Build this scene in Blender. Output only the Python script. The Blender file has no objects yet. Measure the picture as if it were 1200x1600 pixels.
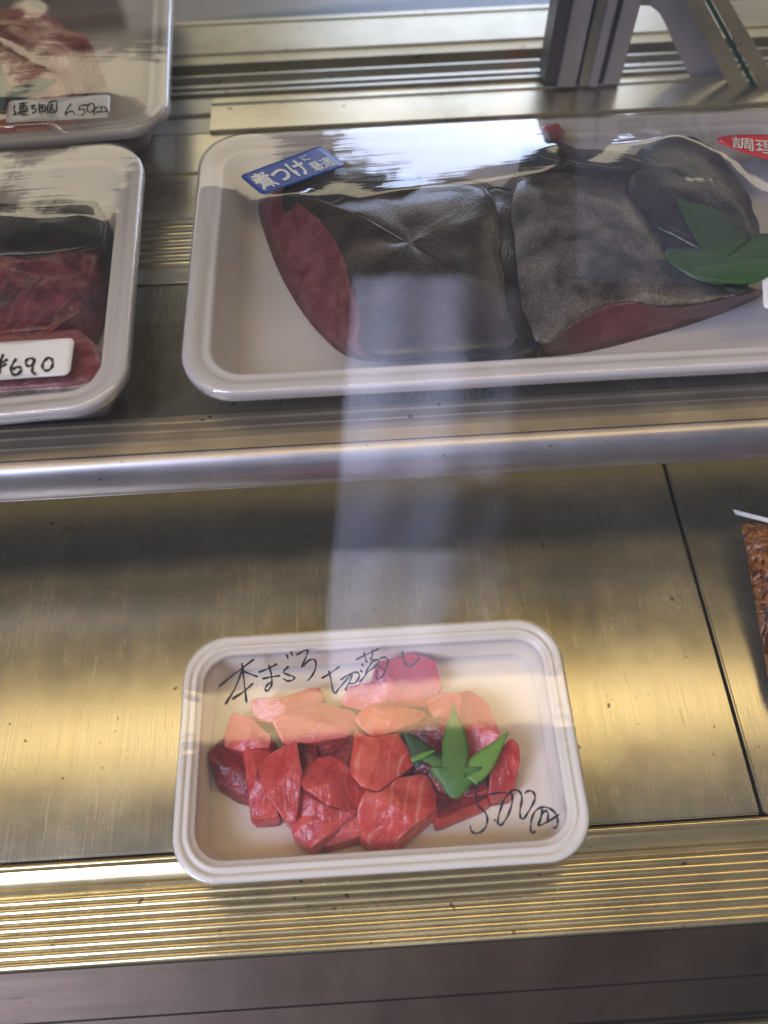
import bpy, bmesh, math, random
import numpy as np
from mathutils import Vector, Matrix, noise
random.seed(7)
S = bpy.context.scene
C = S.collection

# ------------------------------------------------------------------ camera
F = 1155.0
xc = Vector((1, .0584, -.0134)).normalized()
yc = Vector((-131, 2132, -1155)); yc -= yc.dot(xc)*xc; yc.normalize()
zc = xc.cross(yc)
R3 = Matrix((xc, yc, zc))                    # camera axes -> world
CAM = Vector((0, 0, .39))
cd = bpy.data.cameras.new('camera'); cam = bpy.data.objects.new('camera', cd); C.objects.link(cam)
cam.matrix_world = Matrix.Translation(CAM) @ R3.to_4x4()
cd.sensor_fit = 'VERTICAL'; cd.sensor_height = 36; cd.lens = F/1600*36
cd.clip_start = .01; cd.clip_end = 100
S.camera = cam
cd.dof.use_dof = True; cd.dof.focus_distance = .37; cd.dof.aperture_fstop = 3.6

# ------------------------------------------------------------------ world + lamps
W = bpy.data.worlds.new('World'); S.world = W; W.use_nodes = True
bg = W.node_tree.nodes['Background']; bg.inputs[0].default_value = (.62, .66, .80, 1); bg.inputs[1].default_value = .24

def area(name, loc, target, sx, sy, col, radiance):
    l = bpy.data.lights.new(name, 'AREA'); l.shape = 'RECTANGLE'; l.size = sx; l.size_y = sy
    l.color = col; l.energy = radiance*math.pi*sx*sy
    o = bpy.data.objects.new(name, l); C.objects.link(o); o.location = loc
    o.rotation_euler = (Vector(target)-Vector(loc)).to_track_quat('-Z', 'Y').to_euler()
    return o
WARM = (1, .76, .39)
area('case_lamp', (0, .190, .452), (0, .177, 0), 1.3, .05, WARM, 6.2).data.spread = math.radians(128)
area('overhead_fill', (0.1, -1.15, 2.3), (0, .15, 0), 1.4, .4, (1, .88, .76), 2.6)  # unseen soft lamp added to brighten the deck and trays
area('rear_case_lamp', (0.1, .74, .37), (0.05, .45, .10), 1.3, .10, (1, .86, .58), 3.3)
area('rear_window', (.135, .79, .215), (.11, .30, .16), .34, .14, (.60, .71, 1), 12)
COOL = (.64, .70, 1)
# where a view ray, mirrored by the sloping front glass, lands outside
GA = math.radians(50); GN = Vector((0, -math.sin(GA), math.cos(GA))); GP = Vector((0, -.19, .055))
def street(px, py, Y=-1.5):
    d = R3 @ Vector((px-600, 800-py, -F)); d.normalize()
    h = CAM + d*((GP-CAM).dot(GN)/d.dot(GN)); q = d-2*d.dot(GN)*GN
    return h+q*((Y-h.y)/q.y)
# lamp added to light the cloths and banner that the glass mirrors
area('cloth_fill_light', (-.85, -.55, 1.15), (.12, -1.5, .85), .9, .9, COOL, 56)
area('under_shelf_fill', (0, .285, .084), (0, .262, 0), 1.2, .025, WARM, .55)  # lamp added to lift the dark band of deck below the shelf
S.view_settings.view_transform = 'Standard'; S.view_settings.look = 'None'
S.view_settings.exposure = -.42; S.view_settings.gamma = 1
S.cycles.use_denoising = True
S.cycles.max_bounces = 10; S.cycles.transparent_max_bounces = 24
S.cycles.caustics_reflective = False; S.cycles.caustics_refractive = False

# ------------------------------------------------------------------ helpers
def ray(px, py): return R3 @ Vector((px-600, 800-py, -F))
def P(px, py, z):
    d = ray(px, py); t = (z-CAM.z)/d.z
    return CAM + d*t
def PX(px, py, x):
    d = ray(px, py); return CAM + d*((x-CAM.x)/d.x)
def PY(px, py, y):
    d = ray(px, py); return CAM + d*(y/d.y)

def link(name, me, mats, parent=None):
    o = bpy.data.objects.new(name, me); C.objects.link(o)
    for m in (mats if isinstance(mats, (list, tuple)) else [mats]): me.materials.append(m)
    if parent: o.parent = parent
    return o
def mesh(name, v, f, mats, parent=None, smooth=True, mi=None):
    me = bpy.data.meshes.new(name); me.from_pydata([tuple(p) for p in v], [], f); me.update()
    if smooth: me.polygons.foreach_set('use_smooth', [True]*len(me.polygons))
    if mi: me.polygons.foreach_set('material_index', mi)
    return link(name, me, mats, parent)
def tag(o, label=None, cat=None, group=None, kind=None):
    for k, x in (('label', label), ('category', cat), ('group', group), ('kind', kind)):
        if x: o[k] = x
    return o
def empty(name, loc, label, cat, group=None, rz=0):
    o = bpy.data.objects.new(name, None); C.objects.link(o); o.location = loc; o.rotation_euler.z = rz
    o.empty_display_size = .02
    return tag(o, label, cat, group)
def fixnormals(o):
    bm = bmesh.new(); bm.from_mesh(o.data); bmesh.ops.recalc_face_normals(bm, faces=bm.faces); bm.to_mesh(o.data); bm.free()
def box(name, x0, x1, y0, y1, z0, z1, m, parent=None, bev=.0006):
    bm = bmesh.new(); bmesh.ops.create_cube(bm, size=1)
    for v in bm.verts: v.co = ((x0+x1)/2+v.co.x*(x1-x0), (y0+y1)/2+v.co.y*(y1-y0), (z0+z1)/2+v.co.z*(z1-z0))
    if bev: bmesh.ops.bevel(bm, geom=bm.edges[:], offset=bev, segments=2, affect='EDGES')
    me = bpy.data.meshes.new(name); bm.to_mesh(me); bm.free()
    return link(name, me, m, parent)
def extrude_x(name, prof, x0, x1, m, parent=None, nx=1, sharp=35):
    """prof: list of (y,z) open or closed outline, extruded along x"""
    v = []; f = []; n = len(prof)
    for i in range(nx+1):
        x = x0+(x1-x0)*i/nx
        v += [(x, y, z) for y, z in prof]
    for i in range(nx):
        for j in range(n):
            k = (j+1) % n
            f.append((i*n+j, i*n+k, (i+1)*n+k, (i+1)*n+j))
    f.append(tuple(range(n))[::-1]); f.append(tuple(range(nx*n, nx*n+n)))
    o = mesh(name, v, f, m, parent)
    fixnormals(o)
    o.data.set_sharp_from_angle(angle=math.radians(sharp))
    return o

# ------------------------------------------------------------------ materials
class N:
    def __init__(s, name):
        s.m = bpy.data.materials.new(name); s.m.use_nodes = True; s.t = s.m.node_tree
        s.b = s.t.nodes['Principled BSDF']; s.out = s.t.nodes['Material Output']
    def n(s, t, **k):
        q = s.t.nodes.new(t)
        for a, b in k.items():
            if a.startswith('i_'):
                a = a[2:]; a = int(a) if a.isdigit() else a.replace('_', ' ')
                q.inputs[a].default_value = b
            else: setattr(q, a, b)
        return q
    def l(s, a, b): s.t.links.new(a, b)
    def coord(s, scale=(1, 1, 1), rot=(0, 0, 0), out='Object'):
        tc = s.n('ShaderNodeTexCoord'); mp = s.n('ShaderNodeMapping')
        mp.inputs['Scale'].default_value = scale; mp.inputs['Rotation'].default_value = rot
        s.l(tc.outputs[out], mp.inputs[0]); return mp.outputs[0]
    def noise(s, vec, scale, detail=4, rough=.55, dist=0):
        q = s.n('ShaderNodeTexNoise'); q.inputs['Scale'].default_value = scale; q.inputs['Detail'].default_value = detail
        q.inputs['Roughness'].default_value = rough; q.inputs['Distortion'].default_value = dist
        s.l(vec, q.inputs['Vector']); return q.outputs['Fac']
    def ramp(s, fac, pts):
        q = s.n('ShaderNodeValToRGB'); e = q.color_ramp.elements
        while len(e) < len(pts): e.new(.5)
        for i, (p, c) in enumerate(pts):
            e[i].position = p; e[i].color = (*c, 1) if isinstance(c, tuple) else (c, c, c, 1)
        s.l(fac, q.inputs[0]); return q.outputs[0]
    def mix(s, fac, a, b, t='MIX'):
        q = s.n('ShaderNodeMix', data_type='RGBA', blend_type=t)
        for i, x in ((0, fac), (6, a), (7, b)):
            if hasattr(x, 'is_output'): s.l(x, q.inputs[i])
            else: q.inputs[i].default_value = x if not isinstance(x, tuple) else (*x, 1)
        return q.outputs[2]
    def math(s, op, a, b=0, clamp=False):
        q = s.n('ShaderNodeMath', operation=op, use_clamp=clamp)
        for i, x in ((0, a), (1, b)):
            if hasattr(x, 'is_output'): s.l(x, q.inputs[i])
            else: q.inputs[i].default_value = x
        return q.outputs[0]
    def bump(s, h, strength, dist=.001):
        q = s.n('ShaderNodeBump'); q.inputs['Strength'].default_value = strength; q.inputs['Distance'].default_value = dist
        s.l(h, q.inputs['Height']); return q.outputs[0]
    def set(s, **k):
        for a, b in k.items():
            i = s.b.inputs[a.replace('_', ' ')]
            if hasattr(b, 'is_output'): s.l(b, i)
            else: i.default_value = (*b, 1) if isinstance(b, tuple) and len(b) == 3 and i.type == 'RGBA' else b
        return s

def steel(name, col, rough, streak=(900, 14, 1), bstr=.12, scratch=True, dirt=.25, rvar=.12):
    s = N(name)
    g = s.noise(s.coord(streak), 1, 3)
    big = s.noise(s.coord((1, 1, 1)), 22, 5, .6)
    r = s.math('ADD', s.math('MULTIPLY', g, rvar), s.math('MULTIPLY', big, .16))
    r = s.math('ADD', r, rough-.14)
    h = g
    if scratch:
        for k, (rot, sc) in enumerate(((.5, 420), (-.8, 390), (1.25, 450), (2.4, 430))):
            v = s.noise(s.coord((sc, 22, 1), (0, 0, rot)), 1, 1, .4)
            msk = s.noise(s.coord((1, 1, 1), (0, 0, k)), 16+3*k, 2)
            ln = s.ramp(v, [(.705, 0.), (.73, 1.)]); mk = s.ramp(msk, [(.50, 0.), (.60, 1.)])
            sc_ = s.math('MULTIPLY', ln, mk)
            h = s.math('ADD', h, s.math('MULTIPLY', sc_, .14))
            r = s.math('ADD', r, s.math('MULTIPLY', sc_, .05))
    c = s.mix(s.ramp(big, [(.35, 0.), (.7, 1.)]), tuple(x*(1-dirt) for x in col), col)
    sp = s.ramp(s.noise(s.coord(), 210, 1, .3), [(.765, 0.), (.79, 1.)])
    c = s.mix(s.math('MULTIPLY', sp, .75), c, (.06, .045, .03))
    lm = s.ramp(s.noise(s.coord((1, 2.2, 1), (0, 0, .6)), 130, 3, .6, .8), [(.70, 0.), (.74, 1.)])
    r = s.math('ADD', r, s.math('MULTIPLY', lm, .08))
    s.set(Base_Color=c, Metallic=.84, Roughness=r, Normal=s.bump(h, bstr, .0004))
    return s.m
M = {}
M['deck'] = steel('brushed_deck_steel', (.43, .39, .29), .25, streak=(1100, 9, 1), bstr=.045)
M['rail'] = steel('ribbed_rail_aluminium', (.66, .53, .28), .21, streak=(8, 500, 500), bstr=.05, scratch=False)
M['nose'] = steel('nose_aluminium', (.47, .44, .46), .40, streak=(10, 700, 700), bstr=.10, scratch=False)
M['trim'] = steel('champagne_trim', (.66, .56, .42), .34, streak=(6, 900, 900), bstr=.08, scratch=False)
M['shelf'] = steel('shelf_steel', (.46, .43, .34), .26, bstr=.08)
M['track'] = steel('rear_track_aluminium', (.58, .55, .45), .30, streak=(6, 600, 600), bstr=.08, scratch=False)
M['darkgroove'] = steel('dark_groove_metal', (.50, .49, .44), .42, streak=(6, 600, 600), bstr=.08, scratch=False)
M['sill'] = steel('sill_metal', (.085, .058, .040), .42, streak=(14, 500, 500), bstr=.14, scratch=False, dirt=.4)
def plain(name, col, rough=.5, metal=0, **k):
    s = N(name); v = s.noise(s.coord(), 60, 4)
    s.set(Base_Color=s.mix(v, tuple(x*.85 for x in col), tuple(min(1, x*1.1) for x in col)), Roughness=rough, Metallic=float(metal), **k)
    return s.m
M['canopy'] = plain('canopy_paint', (.09, .085, .07), .5)
M['black'] = plain('black_rubber', (.012, .012, .012), .5)
M['ink'] = plain('marker_ink', (.012, .012, .03), .45)
M['inkblack'] = plain('black_marker_ink', (.008, .008, .010), .5)
M['label'] = plain('label_paper', (.66, .66, .68), .45)
M['blue'] = plain('blue_sticker', (.012, .055, .30), .35)
M['red'] = plain('red_sticker', (.55, .015, .03), .35)
M['white'] = plain('white_print', (.62, .62, .62), .45)
M['grey'] = plain('pillar_paint', (.50, .47, .48), .35, .35)
M['greyd'] = plain('pillar_dark_gap', (.12, .115, .12), .4)
M['greenedge'] = plain('glass_edge', (.03, .10, .08), .15)

def thin(name, base, gain, rough, tint=(1, 1, 1), haze=.0, bumps=None, hazecol=(.7, .7, .7)):
    """clear thin sheet: straight-through plus a Fresnel-like mirror, the same from both sides"""
    s = N(name); s.t.nodes.remove(s.b)
    lw = s.n('ShaderNodeLayerWeight'); lw.inputs['Blend'].default_value = .5
    p5 = s.math('POWER', lw.outputs['Facing'], 4.2)
    fac = s.math('ADD', s.math('MULTIPLY', p5, gain), base, True)
    tr = s.n('ShaderNodeBsdfTransparent'); tr.inputs[0].default_value = (*tint, 1)
    gl = s.n('ShaderNodeBsdfGlossy'); gl.inputs['Roughness'].default_value = rough
    mx = s.n('ShaderNodeMixShader'); s.l(fac, mx.inputs[0]); s.l(tr.outputs[0], mx.inputs[1]); s.l(gl.outputs[0], mx.inputs[2])
    res = mx.outputs[0]
    if haze:
        df = s.n('ShaderNodeBsdfDiffuse'); df.inputs[0].default_value = (*hazecol, 1)
        m2 = s.n('ShaderNodeMixShader'); m2.inputs[0].default_value = haze
        if isinstance(haze, float): s.l(res, m2.inputs[1]); s.l(df.outputs[0], m2.inputs[2]); res = m2.outputs[0]
    if bumps:
        h = None
        for sc, rot, k, w in bumps:
            q = s.math('MULTIPLY', s.noise(s.coord(sc, (0, 0, rot)), 1, 3, .5, .3), w)
            h = q if h is None else s.math('ADD', h, q)
        b = s.bump(h, 1.0, bumps[0][2])
        s.l(b, gl.inputs['Normal'])
    s.l(res, s.out.inputs[0]); return s.m
M['film'] = thin('stretch_film', .095, .75, .06, (.97, .97, .97), .018, [((20, 8, 16), .4, .0018, 1.), ((90, 24, 60), 1.1, 0, .045), ((14, 190, 40), .55, 0, .05), ((170, 12, 40), .35, 0, .04)])
M['flatfilm'] = thin('flat_stretch_film', .050, .75, .05, (.97, .97, .97), .025, [((12, 5, 10), .3, .0008, 1.), ((90, 12, 60), 2.0, 0, .08)])
M['glass'] = thin('front_glass', .040, .85, 0, (.985, .99, .99))
M['clearbag'] = thin('clear_bag', .10, .8, .06, (.95, .95, .95), .08, [((160, 60, 90), .4, .002, 1.)])
M['paneglass'] = thin('door_glass', .10, .8, .02, (.75, .82, .85), .12)

s = N('tray_plastic'); v = s.noise(s.coord(), 30, 4); v2 = s.noise(s.coord(), 900, 2)
s.set(Base_Color=s.mix(v, (.70, .61, .50), (.78, .69, .58)), Roughness=.38, Normal=s.bump(v2, .22, .0003), Subsurface_Weight=.35, Subsurface_Radius=(.006, .005, .004), Subsurface_Scale=1.)
M['tray'] = s.m

s = N('shaded_tray_plastic'); v = s.noise(s.coord(), 30, 4); v2 = s.noise(s.coord(), 900, 2)  # white tray plastic, its colour darkened for the dimmer upper shelf
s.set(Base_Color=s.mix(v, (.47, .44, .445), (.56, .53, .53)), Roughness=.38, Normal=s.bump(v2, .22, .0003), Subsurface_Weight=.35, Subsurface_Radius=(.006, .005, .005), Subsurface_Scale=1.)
M['trayshade'] = s.m

def tuna(name, a, b, line, stripes=1.0, scale=80, rot=(0, 0, 0), dist=5.5):
    s = N(name)
    co = s.coord((1, 1, 1), rot)
    big = s.noise(co, 90, 5, .6, .6)
    w = s.n('ShaderNodeTexWave', wave_type='BANDS', bands_direction='X'); w.inputs['Scale'].default_value = scale
    w.inputs['Distortion'].default_value = dist; w.inputs['Detail'].default_value = 2; w.inputs['Detail Scale'].default_value = 1.2
    s.l(co, w.inputs['Vector'])
    ln = s.ramp(w.outputs['Fac'], [(.80, 0.), (.97, 1.)])
    msk = s.ramp(s.noise(co, 60, 2), [(.38, 0.), (.55, 1.)])
    c = s.mix(s.ramp(big, [(.36, 0.), (.66, 1.)]), a, b)
    c = s.mix(s.math('MULTIPLY', s.math('MULTIPLY', ln, msk), .24*stripes), c, line)
    h = s.math('ADD', s.math('MULTIPLY', ln, -.12), s.math('ADD', big, s.math('MULTIPLY', s.noise(co, 700, 3), .35)))
    s.set(Base_Color=c, Roughness=.29, Normal=s.bump(h, .55, .0011), Subsurface_Weight=.42, Subsurface_Radius=(.007, .0014, .001), Subsurface_Scale=1., Coat_Weight=.06, Coat_Roughness=.2, Specular_IOR_Level=.42)
    return s.m
M['tA'] = tuna('tuna_red', (.42, .022, .020), (.64, .085, .065), (.80, .30, .22), .35)
M['tB'] = tuna('tuna_dark', (.11, .004, .007), (.34, .018, .018), (.50, .12, .10), .45, 120, (0, 0, .8))
M['tC'] = tuna('tuna_pale', (.54, .050, .050), (.68, .165, .155), (.88, .60, .50), .6, 80, (0, .2, 1.5))
M['tD'] = tuna('tuna_striped', (.48, .030, .022), (.68, .10, .065), (.85, .42, .34), 1.2, 46, (0, 0, .25), 5)
M['tE'] = tuna('tuna_magenta', (.50, .02, .055), (.66, .06, .11), (.8, .3, .33), .4, 60, (0, 0, 2))
M['flesh'] = tuna('fish_cut_face', (.10, .011, .018), (.20, .065, .075), (.10, .004, .008), .8, 30, (.3, 0, .9), 6)
M['purple'] = tuna('fish_purple_flesh', (.055, .008, .016), (.20, .035, .055), (.34, .17, .17), .8, 48, (.3, 0, .4), 9)
M['pinkflesh'] = tuna('fish_pink_flesh', (.15, .014, .026), (.26, .07, .08), (.40, .2, .2), .4, 60, (.3, 0, .9), 6)

def skin(name, dark, mid, pale, mott=(.42, .62), scl=900, spec=.5, belly=None):
    s = N(name); co = s.coord()
    big = s.noise(co, 45, 6, .62, .5)
    vo = s.n('ShaderNodeTexVoronoi'); vo.inputs['Scale'].default_value = scl; s.l(s.coord((1, .55, 1), (0, 0, .5)), vo.inputs['Vector'])
    sc = s.ramp(vo.outputs['Distance'], [(.1, 0.), (.65, 1.)])
    c = s.mix(s.ramp(big, [(mott[0], 0.), (mott[1], 1.)]), dark, mid)
    c = s.mix(s.math('MULTIPLY', sc, s.ramp(big, [(.40, .12), (.70, .75)])), c, pale)
    s.set(Base_Color=c, Roughness=.30, Normal=s.bump(s.math('ADD', sc, s.math('MULTIPLY', big, .5)), .3, .0003), Coat_Weight=.12, Coat_Roughness=.15, Specular_IOR_Level=.35)
    return s.m
M['skin1'] = skin('dark_fish_skin', (.008, .004, .004), (.026, .014, .012), (.075, .052, .046))
M['skin2'] = skin('mottled_fish_skin', (.008, .007, .008), (.036, .029, .029), (.19, .165, .165), (.42, .60), 1150)
M['skin3'] = skin('rosy_fish_skin', (.34, .045, .035), (.50, .16, .12), (.70, .48, .42), (.35, .6), 520)
M['skin4'] = skin('silver_fish_skin', (.10, .07, .075), (.30, .24, .25), (.62, .58, .58), (.35, .6), 500)
M['skinblack'] = skin('black_fin_skin', (.008, .007, .009), (.022, .018, .022), (.06, .055, .06))

def leafm(name, a, b):
    s = N(name); co = s.coord((1, 1, 1))
    tc = s.n('ShaderNodeUVMap'); sep = s.n('ShaderNodeSeparateXYZ'); s.l(tc.outputs[0], sep.inputs[0])
    st = s.math('SINE', s.math('MULTIPLY', sep.outputs[0], 120.))
    big = s.noise(co, 70, 3)
    f = s.math('ADD', s.math('MULTIPLY', st, .11), big, True)
    s.set(Base_Color=s.mix(f, a, b), Roughness=.5, Normal=s.bump(st, .06, .0002), Subsurface_Weight=.15, Subsurface_Radius=(.001, .003, .001), Subsurface_Scale=1.)
    return s.m
M['leaf'] = leafm('green_leaf', (.024, .095, .010), (.085, .22, .018))
M['leafm'] = leafm('mid_green_leaf', (.005, .034, .004), (.014, .070, .007))
M['leafl'] = leafm('light_green_leaf', (.08, .22, .02), (.16, .34, .04))
M['leafd'] = leafm('dark_green_leaf', (.005, .028, .008), (.016, .060, .014))
s = N('brown_sauce'); co = s.coord()
w = s.noise(co, 75, 3, .6, 2.5); w2 = s.noise(co, 260, 3)
s.set(Base_Color=s.mix(s.ramp(w, [(.42, 0.), (.60, 1.)]), (.055, .014, .006), (.26, .10, .03)), Roughness=.13, Normal=s.bump(s.math('ADD', w, s.math('MULTIPLY', w2, .1)), .6, .006), Coat_Weight=.8)
M['sauce'] = s.m

# ================================================================== display case
case = empty('display_case', (0, .2, 0), 'refrigerated display case of brushed steel with ribbed rails behind sloping glass', 'display case')
case.location = (0, 0, 0)
def part(o): return o
XL, XR = -.62, .62
# lower deck: panels with hemmed edges, a narrow dark joint between them
box('deck_panel', XL, .1795, .0315, .46, -.004, 0, M['deck'], case, .0009)
box('deck_panel', .1818, XR, .0315, .46, -.004, -.0003, M['deck'], case, .0009)
box('deck_tray_base', XL, XR, .0312, .46, -.02, -.0045, M['black'], case, 0)
# ribbed front rail
prof = [(.0305, -.012), (.0305, .0012)]
for k in range(7):
    a = math.pi*k/6; prof.append((.0290+.0016*math.cos(a), .0004+.0014*math.sin(a)))
prof += [(.0270, -.0012), (.0225, -.0022), (.0200, -.0022), (.0190, -.0010), (.0172, -.0010), (.0166, -.0024)]
y = .0160
for r in range(8):
    w_ = .00375
    for k in range(9):
        a = math.pi*k/8; prof.append((y-w_/2+.5*w_*math.cos(a)*.96, -.0022+.0007*math.sin(a)))
    y -= w_
prof += [(y-.0004, -.0032), (y-.0004, -.012)]
extrude_x('ribbed_front_rail', prof, XL, XR, M['rail'], case, sharp=50)
yr = y-.0004
# sill sloping down to the customer side
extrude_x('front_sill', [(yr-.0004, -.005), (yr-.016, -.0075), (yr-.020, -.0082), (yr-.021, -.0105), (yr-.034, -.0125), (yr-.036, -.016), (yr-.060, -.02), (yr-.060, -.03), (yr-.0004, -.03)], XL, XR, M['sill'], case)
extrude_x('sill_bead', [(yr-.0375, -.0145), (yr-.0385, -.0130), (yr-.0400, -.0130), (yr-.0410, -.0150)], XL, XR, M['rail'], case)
# upper shelf
ZS = .100
extrude_x('upper_shelf', [(.2150, ZS), (.2730, ZS), (.2732, ZS-.0004), (.2738, ZS-.0004), (.2740, ZS), (.3030, ZS), (.3030, ZS-.012), (.2150, ZS-.012)], XL, XR, M['shelf'], case, sharp=20)
extrude_x('shelf_front_trim', [(.2146, ZS-.010), (.2146, ZS+.0016), (.2140, ZS+.0022), (.2120, ZS+.0022), (.2115, ZS+.0010), (.2082, ZS+.0010), (.2078, ZS+.0017), (.2070, ZS+.0017), (.2066, ZS+.0008), (.2026, ZS+.0006), (.2022, ZS+.0013), (.2014, ZS+.0013), (.2010, ZS+.0004), (.1955, ZS), (.1955, ZS-.010)], XL, XR, M['trim'], case, sharp=20)
pn = [(.1951, ZS-.0006)]
for k in range(15):
    a = math.radians(78 - k*(150/14)); pn.append((.1880-.0085*math.cos(a)+.006, ZS-.0140+.0135*math.sin(a)))
pn += [(.1908, ZS-.0276), (.1904, ZS-.0278), (.1904, ZS-.0284), (.1960, ZS-.0284)]
extrude_x('shelf_nose', pn, XL, XR, M['nose'], case, sharp=40)
# rear ledge: steps and ribs behind the shelf plate
rp = [(.3034, ZS-.012), (.3034, ZS+.0006), (.3040, ZS+.0012), (.3120, ZS+.0012), (.3125, ZS+.0002), (.3160, ZS+.0002), (.3165, ZS+.0008)]
y = .3185
for r in range(6):
    for k in range(7):
        a = math.pi*k/6; rp.append((y-.0026*math.cos(a)+.0026, ZS-.0006+.0014*math.sin(a)))
    y += .0058
rp += [(.3540, ZS+.0012), (.3900, ZS+.0012), (.3910, ZS-.0010), (.3935, ZS-.0010), (.3940, ZS+.0008), (.4290, ZS+.0008), (.4290, ZS-.012)]
extrude_x('rear_ledge', rp, XL, XR, M['track'], case, sharp=40)
extrude_x('sliding_door_track', [(.4294, ZS-.01), (.4294, ZS+.0030), (.4540, ZS+.0030), (.4545, ZS+.0040), (.4565, ZS+.0040), (.4570, ZS+.0010), (.4660, ZS+.0010), (.4665, ZS-.01)], -.0875, XR, M['track'], case)
extrude_x('sliding_door_track', [(.4296, ZS-.01), (.4296, ZS+.0010), (.4440, ZS+.0010), (.4445, ZS-.0010), (.4490, ZS-.0010), (.4495, ZS+.0010), (.4660, ZS+.0010), (.4665, ZS-.01)], XL, -.0878, M['darkgroove'], case)
extrude_x('track_channel', [(.4668, ZS-.01), (.4668, ZS+.0030), (.4690, ZS+.0030), (.4692, ZS-.0030), (.4760, ZS-.0030), (.4762, ZS+.0010), (.4790, ZS+.0010), (.4792, ZS-.0030), (.4870, ZS-.0030), (.4872, ZS+.0015), (.4890, ZS+.0015), (.4892, ZS-.0030), (.4960, ZS-.0030), (.4962, ZS-.01)], XL, XR, M['darkgroove'], case, sharp=20)
M['doorrail'] = steel('door_rail_aluminium', (.50, .47, .37), .5, streak=(6, 600, 600), bstr=.08, scratch=False)
extrude_x('door_bottom_rail', [(.4966, ZS-.01), (.4966, ZS+.0040), (.5050, ZS+.0048), (.5056, ZS+.0060), (.5076, ZS+.0060), (.5080, ZS+.0048), (.5390, ZS+.0052), (.5400, ZS+.0060), (.5440, ZS+.0060), (.5440, ZS-.01)], XL, XR, M['doorrail'], case, sharp=20)
M['rearpanel'] = steel('rear_panel_steel', (.11, .12, .13), .5, bstr=.08)
box('rear_panel', XL, XR, .5444, .75, ZS-.01, ZS+.002, M['rearpanel'], case, 0)
box('inner_back_wall', XL, XR, .4602, .4640, -.004, ZS-.0105, M['shelf'], case, 0)
box('case_floor', XL, XR, .4644, .80, -.02, -.002, M['black'], case, 0)
box('case_rear_wall', XL, XR, .80, .81, -.02, .30, M['canopy'], case, 0)
# canopy over the case, carrying the lamps
box('canopy', XL, XR, .135, .60, .456, .476, M['canopy'], case, 0)
# sloping front glass
A = math.radians(50)
g0 = Vector((0, -.19, .055)); u = Vector((0, math.cos(A), math.sin(A))); nrm = Vector((0, -math.sin(A), math.cos(A)))
vs = []
for x in (XL, XR):
    for t, k in ((0, 0), (.495, 0), (.495, .005), (0, .005)): vs.append(Vector((x, 0, 0)) + g0 + u*t + nrm*k)
gl = mesh('front_glass', vs, [(0, 1, 2, 3), (4, 7, 6, 5), (0, 4, 5, 1), (1, 5, 6, 2), (2, 6, 7, 3), (3, 7, 4, 0)], M['glass'], case, False); fixnormals(gl)

# corner post with its dark gaps, the arched bracket beside it, and the end glass
YP = .455
def wall_poly(name, pts, y, th, m, parent, holes=None):
    """outline in a plane y=const, with thickness"""
    bm = bmesh.new()
    q = [PY(a, b, y) for a, b in pts]
    vs = [bm.verts.new(p) for p in q]
    f = bm.faces.new(vs)
    bmesh.ops.triangulate(bm, faces=[f])
    g = bmesh.ops.extrude_face_region(bm, geom=bm.faces[:])
    for v in [e for e in g['geom'] if isinstance(e, bmesh.types.BMVert)]: v.co.y += th
    bmesh.ops.recalc_face_normals(bm, faces=bm.faces)
    me = bpy.data.meshes.new(name); bm.to_mesh(me); bm.free()
    return link(name, me, m, parent)
post = []
def strip(name, xa, xb, y0, y1, m, parent):
    return box(name, xa, xb, y0, y1, ZS-.004, .50, m, parent, .0004)
px0 = PY(848, 170, YP).x
sp = [(843, 862, 'greyd', 0), (862, 889, 'grey', .004), (889, 894, 'greyd', 0), (894, 908, 'trackp', .003), (908, 921, 'grey', .005), (921, 931, 'greyd', 0), (931, 955, 'grey', .003)]
M['trackp'] = M['track']
cp = box('corner_post', PY(843, 170, YP).x, PY(957, 170, YP).x, YP+.0005, YP+.02, ZS+.0045, .48, M['greyd'], case, .0004)
for a, b, m, k in sp:
    if m == 'greyd': continue
    box('post_face', PY(a, 170, YP).x, PY(b, 170, YP).x, YP-k, YP, ZS+.0045, .48, M[m], cp, .0006)
arch = [(1108, 178), (1100, 160), (1092, 143), (1076, 115), (1062, 88), (1050, 62), (1040, 38), (1030, 20), (1016, 9), (1000, 8), (985, 14), (976, 26), (972, 40), (966, 60), (958, 110), (948, 178)]
outer = [(1180, 178), (1172, 160), (1160, 140), (1146, 115), (1132, 88), (1118, 62), (1106, 38), (1092, 10), (1070, -60), (1000, -60), (965, -60), (958, -20), (956, 20), (952, 60), (946, 110), (938, 178)]
v = [PY(a, b, YP+.004) for a, b in arch]+[PY(a, b, YP+.004) for a, b in outer]
v += [p+Vector((0, .003, 0)) for p in v]; n = len(arch); f = []
for i in range(n-1):
    f += [(i, i+1, n+i+1, n+i), (2*n+i, 3*n+i, 3*n+i+1, 2*n+i+1), (i, 2*n+i, 2*n+i+1, i+1), (n+i, n+i+1, 3*n+i+1, 3*n+i)]
f += [(0, n, 3*n, 2*n), (n-1, 3*n-1, 4*n-1, 2*n-1)]
o = mesh('arched_bracket', v, f, M['grey'], case, False); fixnormals(o)
def depth_strip(name, pts, zlift, m):
    """slanting bar of the end frame, seen from above"""
    bm = bmesh.new(); v = [bm.verts.new(PY(a, b, YP-.004)) for a, b in pts]; bm.faces.new(v)
    g = bmesh.ops.extrude_face_region(bm, geom=bm.faces[:])
    for q in [e for e in g['geom'] if isinstance(e, bmesh.types.BMVert)]: q.co.y -= zlift
    bmesh.ops.recalc_face_normals(bm, faces=bm.faces)
    me = bpy.data.meshes.new(name); bm.to_mesh(me); bm.free()
    return link(name, me, m, case)
depth_strip('end_frame', [(1040, -60), (1068, -60), (1192, 176), (1162, 180)], .006, M['track'])
depth_strip('end_glass_edge', [(1070, -60), (1078, -60), (1206, 176), (1197, 176)], .005, M['greenedge'])
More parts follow.
